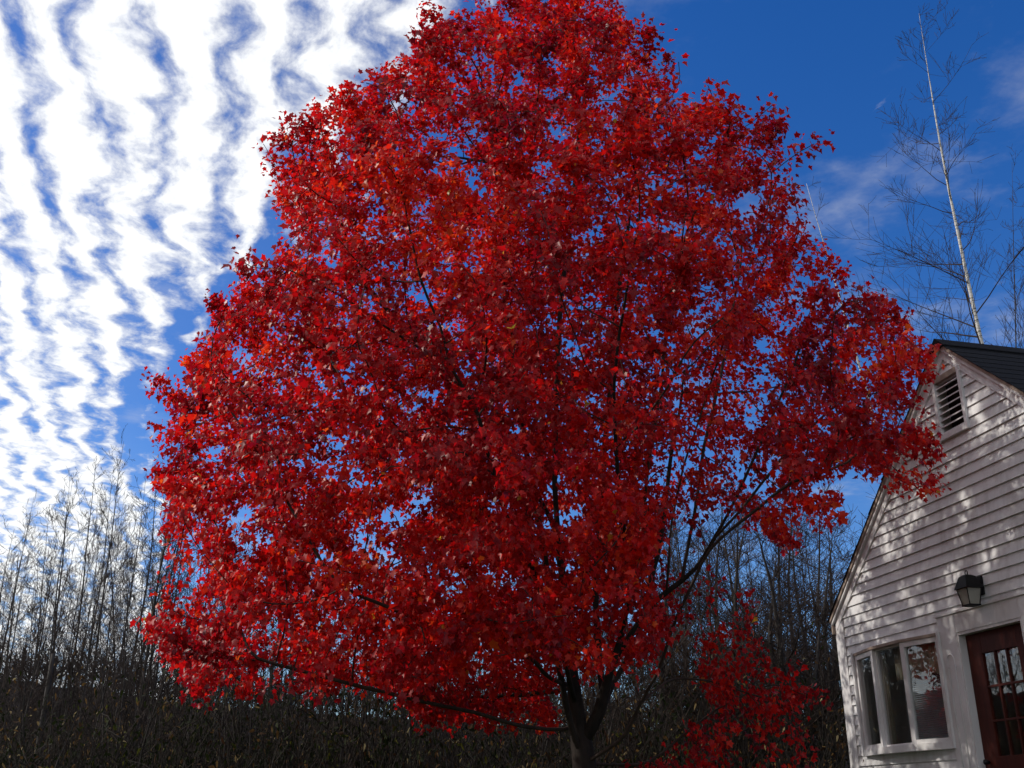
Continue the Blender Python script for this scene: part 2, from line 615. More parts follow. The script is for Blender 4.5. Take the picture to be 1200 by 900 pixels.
# corner boards, rake boards, soffits, fascia
for s in (-1, 1):
    xo, xi = s * (HALF + .004), s * (HALF - CORNER)
    MB().box(min(xo, xi), max(xo, xi), -.028, -.0005, .9, roof_z(HALF) - .10).build('corner_board', M['trim'], house, bevel=.003)
    MB().box(min(s * HALF, s * (HALF + .026)) + (s * .005 if s > 0 else -.005), max(s * HALF, s * (HALF + .026)), -.027, .12, .9, roof_z(HALF) - .14).build('corner_board', M['trim'], house)
    ln = math.hypot(HALF, HALF * SLOPE)

    def sl(x, dz):
        return (s * x, APEX - SLOPE * x + dz)
    x1 = HALF + .06
    # flat rake frieze lying on the wall
    poly = [sl(0, -.05), sl(HALF, -.05), sl(HALF, -RAKE), sl(0, -RAKE)]
    if s > 0:
        poly = poly[::-1]
    y0 = -.032 if s < 0 else -.034
    MB().prism(poly, y0, -.0007).build('rake_board', M['trim'], house)
    # shingle moulding below the roof edge, a thin proud strip
    poly = [sl(0, -.048), sl(x1, -.048), sl(x1, -.085), sl(0, -.085)]
    MB().prism(poly if s < 0 else poly[::-1], -.062, y0 - .0015).build('rake_moulding', M['trim'], house)
    # roof deck
    poly = [sl(0, 0), sl(0, -.045), sl(x1, -.045), sl(x1, 0)]
    rf = MB().prism(poly if s > 0 else poly[::-1], -.075, DEPTH + .2)
    roof = rf.build('roof', M['fascia'], house)
    # courses of shingles, each a strip lapping the one below
    ncourse, run = 24, math.hypot(x1, x1 * SLOPE)
    e = Vector((s, 0, -SLOPE)).normalized()
    nn = Vector((s * SLOPE, 0, 1)).normalized()
    for c_ in range(ncourse):
        d0, d1 = run * c_ / ncourse, run * (c_ + 1) / ncourse + .03
        if c_ == ncourse - 1:
            d1 = run + .03
        top = Vector((0, 0, APEX))
        a = top + e * d0 + nn * .004
        b = top + e * d1 + nn * .009
        a2, b2 = top + e * d0 + nn * .0015, top + e * d1 + nn * .002
        ya, yb = -.088 + rng.uniform(-.004, .004), DEPTH + .22
        pts = [(a.x, ya, a.z), (b.x, ya, b.z), (b2.x, ya, b2.z), (a2.x, ya, a2.z), (a.x, yb, a.z), (b.x, yb, b.z), (b2.x, yb, b2.z), (a2.x, yb, a2.z)]
        MB().hexa(pts).build('shingle_course', M['shingle'], roof)
    # eave fascia
    zf = roof_z(x1) - .072
    MB().box(min(s * (HALF + .03), s * (HALF + .055)), max(s * (HALF + .03), s * (HALF + .055)), -.06, DEPTH, zf - .10, zf).build('eave_board', M['fascia'], house)
cap = MB()
cap.prism([(-.13, APEX - .13 * SLOPE + .022), (.13, APEX - .13 * SLOPE + .022), (.13, APEX - .13 * SLOPE + .034), (0, APEX + .036), (-.13, APEX - .13 * SLOPE + .034)], -.094, DEPTH + .23)
cap.build('ridge_cap', M['shingle'], house)

# gable vent
vent = empty('gable_vent')
vent.parent = house
x0, x1, z0, z1 = VENT
MB().box(x0 - .042, x0, -.045, -.0012, z0 - .06, z1 + .06).build('frame', M['trim'], vent, bevel=.003)
MB().box(x1, x1 + .042, -.045, -.0012, z0 - .06, z1 + .06).build('frame', M['trim'], vent, bevel=.003)
MB().box(x0 + .0005, x1 - .0005, -.043, -.0012, z1, z1 + .06).build('frame', M['fascia'], vent)
MB().box(x0 + .0005, x1 - .0005, -.05, -.0012, z0 - .06, z0).build('frame', M['trim'], vent, bevel=.003)
MB().box(x0 - .05, x1 + .05, .102, .112, z0 - .05, z1 + .05).build('backing', M['void'], vent)
NS = 8
for i in range(NS):
    zc_ = z0 + (i + .38) * (z1 - z0) / NS
    MB().hexa([(x0 + .001, -.03, zc_ - .022), (x1 - .001, -.03, zc_ - .022), (x1 - .001, -.03, zc_ - .010), (x0 + .001, -.03, zc_ - .010),
               (x0 + .001, .05, zc_ + .028), (x1 - .001, .05, zc_ + .028), (x1 - .001, .05, zc_ + .040), (x0 + .001, .05, zc_ + .040)]).build('slat', M['trim'], vent)

# bow window of three lights
win = empty('bow_window')
win.parent = house
x0, x1, z0, z1 = WIN
BOW = 0.11
jx = [x0, -1.815, -1.285, x1]
jy = [-.032, -.032 - BOW, -.032 - BOW, -.032]


def plan_poly(off, inset=0.0):
    return [(jx[0] + inset, jy[0] - off), (jx[1], jy[1] - off), (jx[2], jy[2] - off), (jx[3] - inset, jy[3] - off)]


def slab(za, zb, off, name, mat, back=.02):
    mb = MB()
    pl = plan_poly(off) + [(jx[3], back), (jx[0], back)]
    n = len(pl)
    mb.v = [(x, y, za) for x, y in pl] + [(x, y, zb) for x, y in pl]
    mb.f = [tuple(range(n))[::-1], tuple(range(n, 2 * n))] + [(i, (i + 1) % n, n + (i + 1) % n, n + i) for i in range(n)]
    return mb.build(name, mat, win)


slab(z0, z0 + .065, .018, 'sill', M['trim'])
slab(z1 - .03, z1, .012, 'head', M['fascia'])
za, zb = z0 + .067, z1 - .032
for i in range(3):
    A, B = Vector((jx[i], jy[i], 0)), Vector((jx[i + 1], jy[i + 1], 0))
    d = (B - A).normalized()
    nrm = Vector((d.y, -d.x, 0))
    L = (B - A).length

    def lb(s0, s1, o0, o1, zc0, zc1, name, mat, par):
        pts = []
        for zz in (zc0, zc1):
            pts.append((A + d * s0 + nrm * o1, zz))
            pts.append((A + d * s1 + nrm * o1, zz))
            pts.append((A + d * s1 + nrm * o0, zz))
            pts.append((A + d * s0 + nrm * o0, zz))
        q = [(p_.x, p_.y, zz) for p_, zz in pts]
        return MB().hexa([q[0], q[1], q[5], q[4], q[3], q[2], q[6], q[7]]).build(name, mat, par)
    sash = empty('sash')
    sash.parent = win
    sw = .055 if i != 1 else .012
    out = 0.0 if i != 1 else -.035
    lb(.004, .004 + sw, out - .045, out, za, zb, 'stile', M['trim'], sash)
    lb(L - .004 - sw, L - .004, out - .045, out, za, zb, 'stile', M['trim'], sash)
    lb(.004 + sw + .0005, L - .004 - sw - .0005, out - .045, out - .001, zb - (.05 if i != 1 else .015), zb, 'rail', M['trim'], sash)
    lb(.004 + sw + .0005, L - .004 - sw - .0005, out - .045, out - .001, za, za + (.04 if i != 1 else .02), 'rail', M['trim'], sash)
    lb(.004 + sw, L - .004 - sw, out - .030, out - .026, za + .019, zb - .014, 'pane', M['glass'], sash)
for i in (0, 3):
    xa = jx[i] - .028 if i == 0 else jx[i] - .004
    MB().box(xa, xa + .03, -.062, .0, z0 + .001, z1 + .004).build('jamb', M['trim'], win)
# slatted blind inside the right hand lights
bl = MB()
for i in range(34):
    zz = z0 + .10 + i * .021
    bl.hexa([(-1.74, .14, zz - .006), (-.86, .14, zz - .006), (-.86, .14, zz - .004), (-1.74, .14, zz - .004),
             (-1.74, .16, zz + .006), (-.86, .16, zz + .006), (-.86, .16, zz + .008), (-1.74, .16, zz + .008)])
tag(bl.build('blind', M['blind'], win), kind='stuff')

# pale curtain drawn to one side and a valance along the top
def curtain(xa, xb, zlo, zhi, yy, name):
    c_ = MB()
    n_ = 40
    for q in range(n_ + 1):
        xq = xa + (xb - xa) * q / n_
        yq = yy + .018 * math.sin(q * 1.25) + .006 * math.sin(q * .5)
        c_.v += [(xq, yq, zlo + .01 * math.sin(q * .7)), (xq, yq, zhi)]
    c_.f = [(2 * q, 2 * q + 2, 2 * q + 3, 2 * q + 1) for q in range(n_)]
    o_ = c_.build(name, M['curtain'], win, smooth=True)
    m_ = o_.modifiers.new('solid', 'SOLIDIFY')
    m_.thickness = .003


curtain(-2.06, -1.86, 2.25, 3.22, .055, 'curtain')
curtain(-1.70, -.80, 2.90, 3.24, .05, 'valance')

# door, its surround and the arched moulding
sur = MB()
sur.box(SUR[0], DOOR[0] - .045, -.034, -.0011, .9, SUR[3])
MB().box(SUR[0], DOOR[0] - .045, -.036, -.0011, .9, SUR[3]).build('pilaster', M['trim'], house, bevel=.003)
MB().box(DOOR[1] + .045, SUR[1], -.036, -.0011, .9, SUR[3]).build('pilaster', M['trim'], house, bevel=.003)
MB().box(DOOR[0] - .0445, DOOR[1] + .0445, -.035, -.0011, DOOR[3] + .04, SUR[3] - .001).build('door_header', M['trim'], house)
MB().box(SUR[0] - .008, SUR[1] + .008, -.052, -.0366, SUR[3] - .018, SUR[3] + .004).build('drip_cap', M['trim'], house)
for xa in (DOOR[0] - .045, DOOR[1] + .02):
    MB().box(xa + .001, xa + .024, -.030, .10, FLOOR, DOOR[3] + .039).build('door_jamb', M['trim'], house)
MB().box(DOOR[0] - .02, DOOR[1] + .0195, -.029, .10, DOOR[3] + .012, DOOR[3] + .0385).build('door_jamb', M['trim'], house)
for sx in (-1, 1):
    cx = -0.60 if sx < 0 else 0.645
    arc = [(cx - .068, -.040, 2.93), (cx - .052, -.040, 2.93)]
    pts = [(cx - .052, -.040, 1.4)] + [(cx - .052, -.040, 2.93)] + [(cx - .052 * math.cos(a), -.040, 2.975 + .06 * math.sin(a)) for a in [math.pi * q / 8 for q in range(9)]] + [(cx + .052, -.040, 2.93)] + [(cx + .052, -.040, 1.4)]
    MB().tube(pts, [.006] * len(pts), 6).build('arched_moulding', M['trim'], house, smooth=True)
    for q in (-1, 1):
        MB().box(cx + q * .052 - .018, cx + q * .052 + .018, -.049, -.0362, 2.91, 2.924).build('arch_impost', M['trim'], house)
door = empty('door')
door.parent = house
x0, x1, z0, z1 = DOOR
LX0, LX1, LZ0, LZ1 = -.225, .285, 2.07, 3.0
Y0, Y1 = .045, .085
MB().box(x0 - .018, LX0, Y0, Y1, z0 + .02, z1 + .008).build('stile', M['door'], door, bevel=.003)
MB().box(LX1, x1 + .018, Y0, Y1, z0 + .02, z1 + .008).build('stile', M['door'], door, bevel=.003)
MB().box(LX0 + .0005, LX1 - .0005, Y0 + .001, Y1, LZ1, z1 + .007).build('rail', M['door'], door)
MB().box(LX0 + .0005, LX1 - .0005, Y0 + .001, Y1, z0 + .021, z0 + .22).build('rail', M['door'], door)
MB().box(LX0 + .0005, LX1 - .0005, Y0 + .001, Y1, LZ0 - .13, LZ0).build('rail', M['door'], door)
MB().box(LX0 + .0005, LX1 - .0005, Y0 + .014, Y1 - .005, z0 + .2205, LZ0 - .1305).build('panel', M['door'], door)
for i in (1, 2):
    xm = LX0 + (LX1 - LX0) * i / 3
    MB().box(xm - .010, xm + .010, Y0 + .004, Y1 - .002, LZ0 + .0005, LZ1 - .0005).build('muntin', M['door'], door)
    zm = LZ0 + (LZ1 - LZ0) * i / 3
    for j in range(3):
        xa = LX0 + (LX1 - LX0) * j / 3 + (.0105 if j else .0005)
        xb = LX0 + (LX1 - LX0) * (j + 1) / 3 - (.0105 if j < 2 else .0005)
        MB().box(xa, xb, Y0 + .004, Y1 - .002, zm - .010, zm + .010).build('muntin', M['door'], door)
for i in range(3):
    for j in range(3):
        xa, xb = LX0 + (LX1 - LX0) * j / 3 + .008, LX0 + (LX1 - LX0) * (j + 1) / 3 - .008
        zA, zB = LZ0 + (LZ1 - LZ0) * i / 3 + .008, LZ0 + (LZ1 - LZ0) * (i + 1) / 3 - .008
        MB().box(xa, xb, Y0 + .018, Y0 + .022, zA, zB).build('pane', M['glass'], door)
MB().tube([(x0 + .05, Y0 - .05, 2.02), (x0 + .05, Y0 + .002, 2.02)], [.026, .012], 10).build('knob', M['metal'], door, smooth=True)
MB().box(x0 - .10, x1 + .10, -.36, -.04, .75, FLOOR - .03).build('door_step', M['stone'], house, bevel=.01)

# wall lantern above the door
lamp = empty('wall_lantern', house.location, house.rotation_euler.z)
tag(lamp, 'black carriage lantern on the clapboards above the red door', 'lantern')
LX, LZ, LY = 0.0, 3.60, -.155
rim, bot, topw = .096, .056, .055
zr, zb_, zt = LZ - .035, LZ - .185, LZ + .085
MB().box(LX - .055, LX + .055, -.045, -.0205, LZ - .09, LZ + .09).build('back_plate', M['metal'], lamp, bevel=.008)
MB().tube([(LX, -.04, LZ + .03), (LX, -.09, LZ + .055), (LX, LY, LZ + .05)], [.012, .012, .012], 8).build('arm', M['metal'], lamp, smooth=True)


def frus(w0, z0, w1, z1):
    m_ = MB()
    m_.v = [(LX + a * w0, LY + b * w0, z0) for a, b in ((-1, -1), (1, -1), (1, 1), (-1, 1))] + [(LX + a * w1, LY + b * w1, z1) for a, b in ((-1, -1), (1, -1), (1, 1), (-1, 1))]
    m_.f = [(3, 2, 1, 0), (4, 5, 6, 7), (0, 1, 5, 4), (1, 2, 6, 5), (2, 3, 7, 6), (3, 0, 4, 7)]
    return m_


frus(rim, zr, topw, zt).build('hood', M['metal'], lamp, bevel=.003)
frus(topw * .9, zt + .0005, topw * .55, zt + .014).build('hood_cap', M['metal'], lamp)
frus(bot + .006, zb_ - .012, bot + .006, zb_).build('base', M['metal'], lamp)
g0, g1 = bot - .004, rim - .022
for a, b in ((-1, -1), (1, -1), (1, 1), (-1, 1)):
    MB().tube([(LX + a * bot * .98, LY + b * bot * .98, zb_), (LX + a * (rim - .018), LY + b * (rim - .018), zr)], [.006, .006], 4).build('glazing_bar', M['metal'], lamp)
for a, b in ((0, -1), (1, 0), (0, 1), (-1, 0)):
    q = MB()
    s0, s1 = g0, g1
    if a == 0:
        q.v = [(LX - s0, LY + b * s0, zb_ + .001), (LX + s0, LY + b * s0, zb_ + .001), (LX + s1, LY + b * s1, zr - .001), (LX - s1, LY + b * s1, zr - .001)]
    else:
        q.v = [(LX + a * s0, LY - s0, zb_ + .001), (LX + a * s0, LY + s0, zb_ + .001), (LX + a * s1, LY + s1, zr - .001), (LX + a * s1, LY - s1, zr - .001)]
    q.f = [(0, 1, 2, 3)]
    po = q.build('glass_panel', M['lamp_glass'], lamp)
    so = po.modifiers.new('solid', 'SOLIDIFY')
    so.thickness = .003
ring = [(LX + .020 * math.cos(a), LY, zt + .034 + .022 * math.sin(a)) for a in [2 * math.pi * q / 14 for q in range(15)]]
MB().tube(ring, [.0045] * 15, 6, cap=False).build('ring', M['metal'], lamp, smooth=True)

# ------------------------------------------------------------------ leaves
LEAF2D = np.array([(0, .06), (.16, -.02), (.36, .03), (.25, .20), (.30, .27), (.55, .47), (.38, .50), (.20, .55), (.17, .72), (0, 1.02),
                   (-.17, .72), (-.20, .55), (-.38, .50), (-.55, .47), (-.30, .27), (-.25, .20), (-.36, .03), (-.16, -.02)], float)
LEAF2D_S = np.array([(0, .05), (.34, .03), (.29, .25), (.52, .52), (.25, .60), (0, 1.0), (-.25, .60), (-.52, .52), (-.29, .25), (-.34, .03)], float)
OVAL2D = np.array([(0, 0), (.22, .3), (.18, .65), (0, 1.0), (-.18, .65), (-.22, .3)], float)


def leaf_local(shape, fold, droop):
    """Outline plus a centre vertex, folded at the midrib and drooping at the tip."""
    p = np.concatenate([shape, [[0, .40]]])
    z = fold * np.abs(p[:, 0]) - droop * p[:, 1] ** 2
    return np.stack([p[:, 0], p[:, 1], z], 1)


def leaf_cloud(name, pos, axis, normal, size, tint, shape, seed=0):
    """One mesh of many leaves (numpy). axis: along the leaf, normal: its upper face."""
    N, K = len(pos), len(shape) + 1
    r = np.random.default_rng(seed)
    axis = axis / np.linalg.norm(axis, axis=1, keepdims=True)
    nrm = normal - axis * np.sum(normal * axis, 1, keepdims=True)
    nrm /= np.linalg.norm(nrm, axis=1, keepdims=True) + 1e-9
    side = np.cross(axis, nrm)
    base = leaf_local(shape, 0, 0)
    fold = r.uniform(-.25, .8, N)
    droop = r.uniform(-.15, .75, N)
    wid = r.uniform(.8, 1.1, N)
    X = base[None, :, 0] * wid[:, None]
    Y = np.repeat(base[None, :, 1], N, 0)
    Z = fold[:, None] * np.abs(X) - droop[:, None] * Y ** 2
    V = pos[:, None, :] + size[:, None, None] * (X[..., None] * side[:, None, :] + Y[..., None] * axis[:, None, :] + Z[..., None] * nrm[:, None, :])
    V = V.reshape(-1, 3).astype(np.float32)
    k = K - 1
    tri = np.array([(k, i, (i + 1) % k) for i in range(k)], np.int32)
    F = (tri[None] + (np.arange(N, dtype=np.int32) * K)[:, None, None]).reshape(-1)
    me = bpy.data.meshes.new(name)
    me.vertices.add(len(V))
    me.vertices.foreach_set('co', V.ravel())
    me.loops.add(len(F))
    me.loops.foreach_set('vertex_index', F)
    nf = len(F) // 3
    me.polygons.add(nf)
    me.polygons.foreach_set('loop_start', np.arange(0, len(F), 3, dtype=np.int32))
    me.polygons.foreach_set('loop_total', np.full(nf, 3, np.int32))
    me.update(calc_edges=True)
    at_ = me.attributes.new('tint', 'FLOAT', 'POINT')
    at_.data.foreach_set('value', np.repeat(tint, K).astype(np.float32))
    return me


# ------------------------------------------------------------------ the red maple
TD = 9.8                                                   # distance of the trunk
tb = at(686, 900, TD)
TX = tb.x
TG = ground_z(TX, TD)
CROWN = [(560, -20), (640, -42), (715, -28), (745, 10), (778, 75), (800, 103), (860, 106), (905, 145), (945, 195), (972, 240), (988, 290),
         (1005, 318), (1056, 322), (1092, 385), (1102, 455), (1090, 510), (1100, 545), (1116, 584), (1070, 612), (1030, 585), (1000, 580), (988, 625),
         (940, 655), (900, 648), (860, 622), (828, 606), (800, 640), (775, 695), (752, 725), (690, 738), (655, 772), (610, 800), (540, 800),
         (500, 850), (455, 838), (440, 815), (400, 838), (350, 822), (310, 795), (290, 838), (225, 838), (200, 790), (163, 772), (168, 715), (215, 698),
         (240, 672), (185, 640), (180, 590), (160, 550), (178, 500), (190, 460), (215, 410), (245, 350), (290, 308), (322, 280), (308, 215), (333, 165),
         (345, 125), (400, 88), (450, 62), (488, 25), (528, -5)]
LOWBACK = [(470, 800), (560, 790), (655, 790), (660, 865), (560, 868), (480, 858)]
LOWRIGHT = [(800, 770), (870, 748), (900, 765), (960, 772), (985, 805), (972, 850), (975, 960), (700, 960), (700, 885), (760, 868), (790, 815)]
MIDRIGHT = [(800, 690), (850, 660), (905, 680), (900, 760), (830, 775), (800, 740)]


def inside(poly, pts):
    x, y = pts[:, 0], pts[:, 1]
    r = np.zeros(len(pts), bool)
    n = len(poly)
    for i in range(n):
        x0, y0 = poly[i]
        x1, y1 = poly[(i + 1) % n]
        c = (y0 > y) != (y1 > y)
        with np.errstate(divide='ignore', invalid='ignore'):
            xi = (x1 - x0) * (y - y0) / (y1 - y0) + x0
        r ^= c & (x < xi)
    return r


def erode(poly, p, m):
    r = inside(poly, p)
    for dx, dy in ((m, 0), (-m, 0), (0, m), (0, -m), (m * .7, m * .7), (-m * .7, m * .7), (m * .7, -m * .7), (-m * .7, -m * .7)):
        r &= inside(poly, p + np.array([dx, dy]))
    return r


def spread(n, lo, hi, dens, poly, seed):
    r = np.random.default_rng(seed)
    out = []
    tot = 0
    while tot < n:
        q = r.uniform(lo, hi, (20000, 3))
        q = q[erode(poly, project(q), 13)]
        q = q[r.random(len(q)) < dens(q)]
        out.append(q)
        tot += len(q)
    return np.concatenate(out)[:n]


CX, CZ0, CZ1 = 0.30, 2.2, 11.6                              # crown axis, base and tip height


def crown_density(q):
    """Rounded-cone crown about its own axis, denser in the outer shell."""
    s = np.clip((q[:, 2] - CZ0) / (CZ1 - CZ0), 0, 1)
    ry = np.interp(s, [0, .12, .3, .5, .7, .85, 1.0], [2.6, 3.5, 3.7, 3.2, 2.3, 1.5, .45])
    rx = np.interp(s, [0, .12, .3, .5, .7, .85, 1.0], [3.6, 4.6, 4.8, 4.2, 3.4, 2.5, 1.2])
    e = np.sqrt(((q[:, 0] - CX) / rx) ** 2 + ((q[:, 1] - TD) / ry) ** 2)
    return np.where(e < 1, 0.35 + 0.65 * e ** 1.5, 0.0) * (q[:, 2] > CZ0)


def wall_gap(q):
    """Distance of points from the gable wall plane (positive on the yard side)."""
    return WC - (q[:, 0] * WN.x + q[:, 1] * WN.y)


lo, hi = (-5.2, TD - 4, 1.8), (5.2, TD + 4, 12)
A = spread(4600, lo, hi, crown_density, CROWN, 11)
A = A[wall_gap(A) > 0.35]
hole = np.array([mnoise.noise(Vector(p) * 0.75 + Vector((3.1, 0, 7))) for p in A])
rightish = np.clip((A[:, 0] - 0.3) / 3.0, 0, 1)
A = A[hole > -0.45 + 0.28 * rightish]
B1 = spread(110, (-2.5, TD + 1.0, 1.8), (1.5, TD + 3.2, 4.2), lambda q: np.ones(len(q)), LOWBACK, 12)
B2 = spread(230, (0.5, TD - 0.2, 1.0), (4.0, TD + 1.8, 4.2), lambda q: np.ones(len(q)), LOWRIGHT, 13)
B3 = spread(16, (0.8, TD - 0.4, 2.0), (3.5, TD + 1.6, 4.5), lambda q: np.ones(len(q)), MIDRIGHT, 14)
B2 = B2[(wall_gap(B2) > 0.4) & (((B2[:, 2] + .25 * B2[:, 0]) / .42) % 1.0 < .5)]        # flat tiers
# a few sprays that poke out of the outline
rr = np.random.default_rng(5)
pick = A[rr.integers(0, len(A), 900)]
cen = np.array([CX, TD, 6.0])
strays = pick + (pick - cen) / np.linalg.norm(pick - cen, axis=1, keepdims=True) * rr.uniform(.08, .32, (900, 1)) + rr.normal(0, .08, (900, 3))
strays = strays[~inside(CROWN, project(strays))]
pj = project(strays)
strays = strays[(wall_gap(strays) > .3) & (pj[:, 1] < 640) & (pj[:, 0] < 985)][:115]
FRONT = [(480, 440), (640, 420), (760, 470), (790, 600), (760, 690), (690, 735), (600, 780), (500, 790), (450, 640)]
B4 = spread(330, (-2.2, TD - 3.1, 2.4), (2.2, TD - .9, 7.5), crown_density, FRONT, 15)
UNDER = [(560, 690), (735, 690), (805, 680), (800, 750), (745, 795), (690, 800), (640, 792), (560, 800)]
B5 = spread(190, (-1.5, TD - 2.6, 2.2), (2.0, TD + 2.2, 5.0), lambda q: np.ones(len(q)), UNDER, 16)
ATT = np.concatenate([A, B5, B4, B1, B2, B3, strays])

# first limbs laid out after the photograph, then grown towards the attractors
nodes, par = [], []


def add_path(start, pts, step=0.16):
    cur = start
    for p in pts:
        p = Vector(p)
        while True:
            d_ = p - Vector(nodes[cur])
            if d_.length < step * 0.6:
                break
            q = Vector(nodes[cur]) + d_.normalized() * min(step, d_.length)
            jit = Vector((rng.uniform(-1, 1), rng.uniform(-1, 1), rng.uniform(-1, 1))) * .012
            nodes.append(tuple(q + jit))
            par.append(cur)
            cur = len(nodes) - 1
            if (p - q).length < 1e-3 + step * .3:
                break
    return cur


nodes.append((TX + .02, TD, TG - .15))
par.append(-1)
n0 = add_path(0, [at(686, 890, TD)])
n1 = add_path(n0, [at(676, 840, TD), at(667, 770, TD), at(655, 640, TD - .1), at(650, 500, TD), at(655, 380, TD), at(670, 250, TD), at(685, 110, TD)])
trunk_end = n1
near = lambda px, py, dp: min(range(len(nodes)), key=lambda i: (Vector(nodes[i]) - at(px, py, dp)).length)
R1 = add_path(near(688, 872, TD), [at(705, 835, TD - .1), at(720, 770, TD - .2), at(732, 735, TD - .3), at(745, 640, TD - .6), at(765, 500, TD - .8), at(790, 330, TD - .6)])
R2 = add_path(near(722, 760, TD - .2), [at(765, 705, TD - .3), at(820, 665, TD - .4), at(855, 600, TD - .5), at(900, 500, TD - .5), at(940, 400, TD - .3)])
R3 = add_path(near(705, 835, TD - .1), [at(725, 790, TD + .3), at(750, 745, TD + .6), at(772, 640, TD + 1.0), at(800, 450, TD + 1.3)])
R4 = add_path(n0, [at(735, 862, TD - .5), at(752, 820, TD - .7), at(772, 785, TD - .9), at(785, 740, TD - 1.1), at(830, 640, TD - 1.5), at(930, 560, TD - 1.8), at(1010, 540, TD - 1.9)])
R5 = add_path(n0, [at(760, 895, TD + .4), at(800, 862, TD + .6), at(850, 825, TD + .8), at(900, 800, TD + .9)])
R6 = add_path(near(752, 820, TD - .7), [at(790, 795, TD - .2), at(850, 800, TD + .2), at(930, 830, TD + .5)])
L1 = add_path(near(670, 800, TD), [at(655, 800, TD - .3), at(625, 775, TD - 1.0), at(560, 745, TD - 1.7), at(470, 720, TD - 2.2), at(400, 690, TD - 2.4)])
L2 = add_path(near(678, 860, TD), [at(655, 862, TD - .1), at(610, 852, TD - .2), at(545, 832, TD - .5), at(470, 815, TD - .8), at(380, 790, TD - 1.0), at(290, 770, TD - 1.0)])
L3 = add_path(near(665, 750, TD), [at(640, 700, TD + .3), at(590, 620, TD + .6), at(500, 540, TD + .8), at(420, 480, TD + .8)])
L4 = add_path(near(672, 820, TD), [at(660, 770, TD - .5), at(640, 700, TD - 1.2), at(590, 600, TD - 2.0), at(560, 480, TD - 2.2)])
L5 = add_path(near(655, 620, TD), [at(610, 540, TD - .4), at(530, 440, TD - .6), at(440, 350, TD - .5)])
L6 = add_path(near(670, 800, TD), [at(650, 810, TD + .6), at(600, 815, TD + 1.4), at(550, 818, TD + 2.0)])
F1 = add_path(near(732, 735, TD - .3), [at(740, 680, TD - 1.2), at(730, 600, TD - 2.0), at(720, 480, TD - 2.3)])
S2 = add_path(n0, [at(668, 852, TD - .15), at(655, 800, TD - .25), at(650, 740, TD - .35), at(638, 640, TD - .5), at(612, 500, TD - .6), at(590, 350, TD - .5), at(590, 200, TD - .2)])
S3 = add_path(near(708, 820, TD - .1), [at(700, 770, TD + .2), at(698, 700, TD + .4), at(705, 560, TD + .6), at(720, 400, TD + .8), at(740, 230, TD + .8)])
U1 = add_path(near(800, 672, TD - .4), [at(815, 600, TD - .5), at(825, 520, TD - .5), at(850, 420, TD - .3), at(870, 300, TD)])
U2 = add_path(near(775, 695, TD - .3), [at(785, 620, TD - .6), at(800, 540, TD - .7), at(835, 440, TD - .7)])
U3 = add_path(near(840, 630, TD - .5), [at(880, 585, TD - .7), at(930, 520, TD - .8), at(985, 470, TD - .8)])

ND = np.array(nodes)
N_ALL = [tuple(p) for p in nodes]
PAR = list(par)
alive = np.ones(len(ATT), bool)
best = np.full(len(ATT), 1e9)
bidx = np.zeros(len(ATT), int)


def relax(start):
    new = np.array(N_ALL[start:])
    if not len(new):
        return
    for c0 in range(0, len(new), 800):
        d_ = np.linalg.norm(ATT[:, None] - new[None, c0:c0 + 800], axis=2)
        j = d_.argmin(1)
        dm = d_[np.arange(len(ATT)), j]
        up = dm < best
        best[up] = dm[up]
        bidx[up] = j[up] + start + c0


relax(0)
STEP, KILL, REACH = 0.125, 0.17, 9.0
rg = np.random.default_rng(21)
seen = set()
for it in range(170):
    alive &= best > KILL
    idx = np.nonzero(alive & (best < REACH))[0]
    if not len(idx):
        break
    NA = np.array(N_ALL)
    src = bidx[idx]
    dv = ATT[idx] - NA[src]
    dv /= np.linalg.norm(dv, axis=1, keepdims=True) + 1e-9
    acc = np.zeros((len(NA), 3))
    np.add.at(acc, src, dv)
    act = np.unique(src)
    start = len(N_ALL)
    for s_ in act:
        d_ = acc[s_]
        l_ = np.linalg.norm(d_)
        if l_ < 1e-3:
            continue
        d_ = d_ / l_
        pr = PAR[s_]
        if pr >= 0:
            pd = NA[s_] - NA[pr]
            pd = pd / (np.linalg.norm(pd) + 1e-9)
            d_ = d_ * 1.0 + pd * 0.35
        d_ = d_ + rg.normal(0, .16, 3) + np.array([0, 0, .06])
        d_ /= np.linalg.norm(d_)
        p_ = NA[s_] + d_ * STEP
        key = (s_, round(p_[0] / .05), round(p_[1] / .05), round(p_[2] / .05))
        if key in seen:
            # stuck between two attractors: give up the nearest
            mine = idx[src == s_]
            alive[mine[np.argmin(best[mine])]] = False
            continue
        seen.add(key)
        N_ALL.append(tuple(p_))
        PAR.append(int(s_))
    relax(start)

NA = np.array(N_ALL)
nN = len(NA)
children = [[] for _ in range(nN)]
for i, p_ in enumerate(PAR):
    if p_ >= 0:
        children[p_].append(i)
RAD = np.zeros(nN)
TIP, EXPN = 0.0036, 2.4
for i in range(nN - 1, -1, -1):
    RAD[i] = (sum(RAD[c] ** EXPN for c in children[i])) ** (1 / EXPN) if children[i] else TIP
tq = np.clip((RAD - .010) / (RAD[1] - .010), 0, 1)
RAD = np.where(RAD > .010, .010 + tq ** 1.35 * (0.105 - .010), RAD)

maple = empty('maple_tree', (TX, TD, TG))
tag(maple, 'large maple in full crimson autumn leaf left of the house', 'tree')
OFF = np.array([TX, TD, TG])
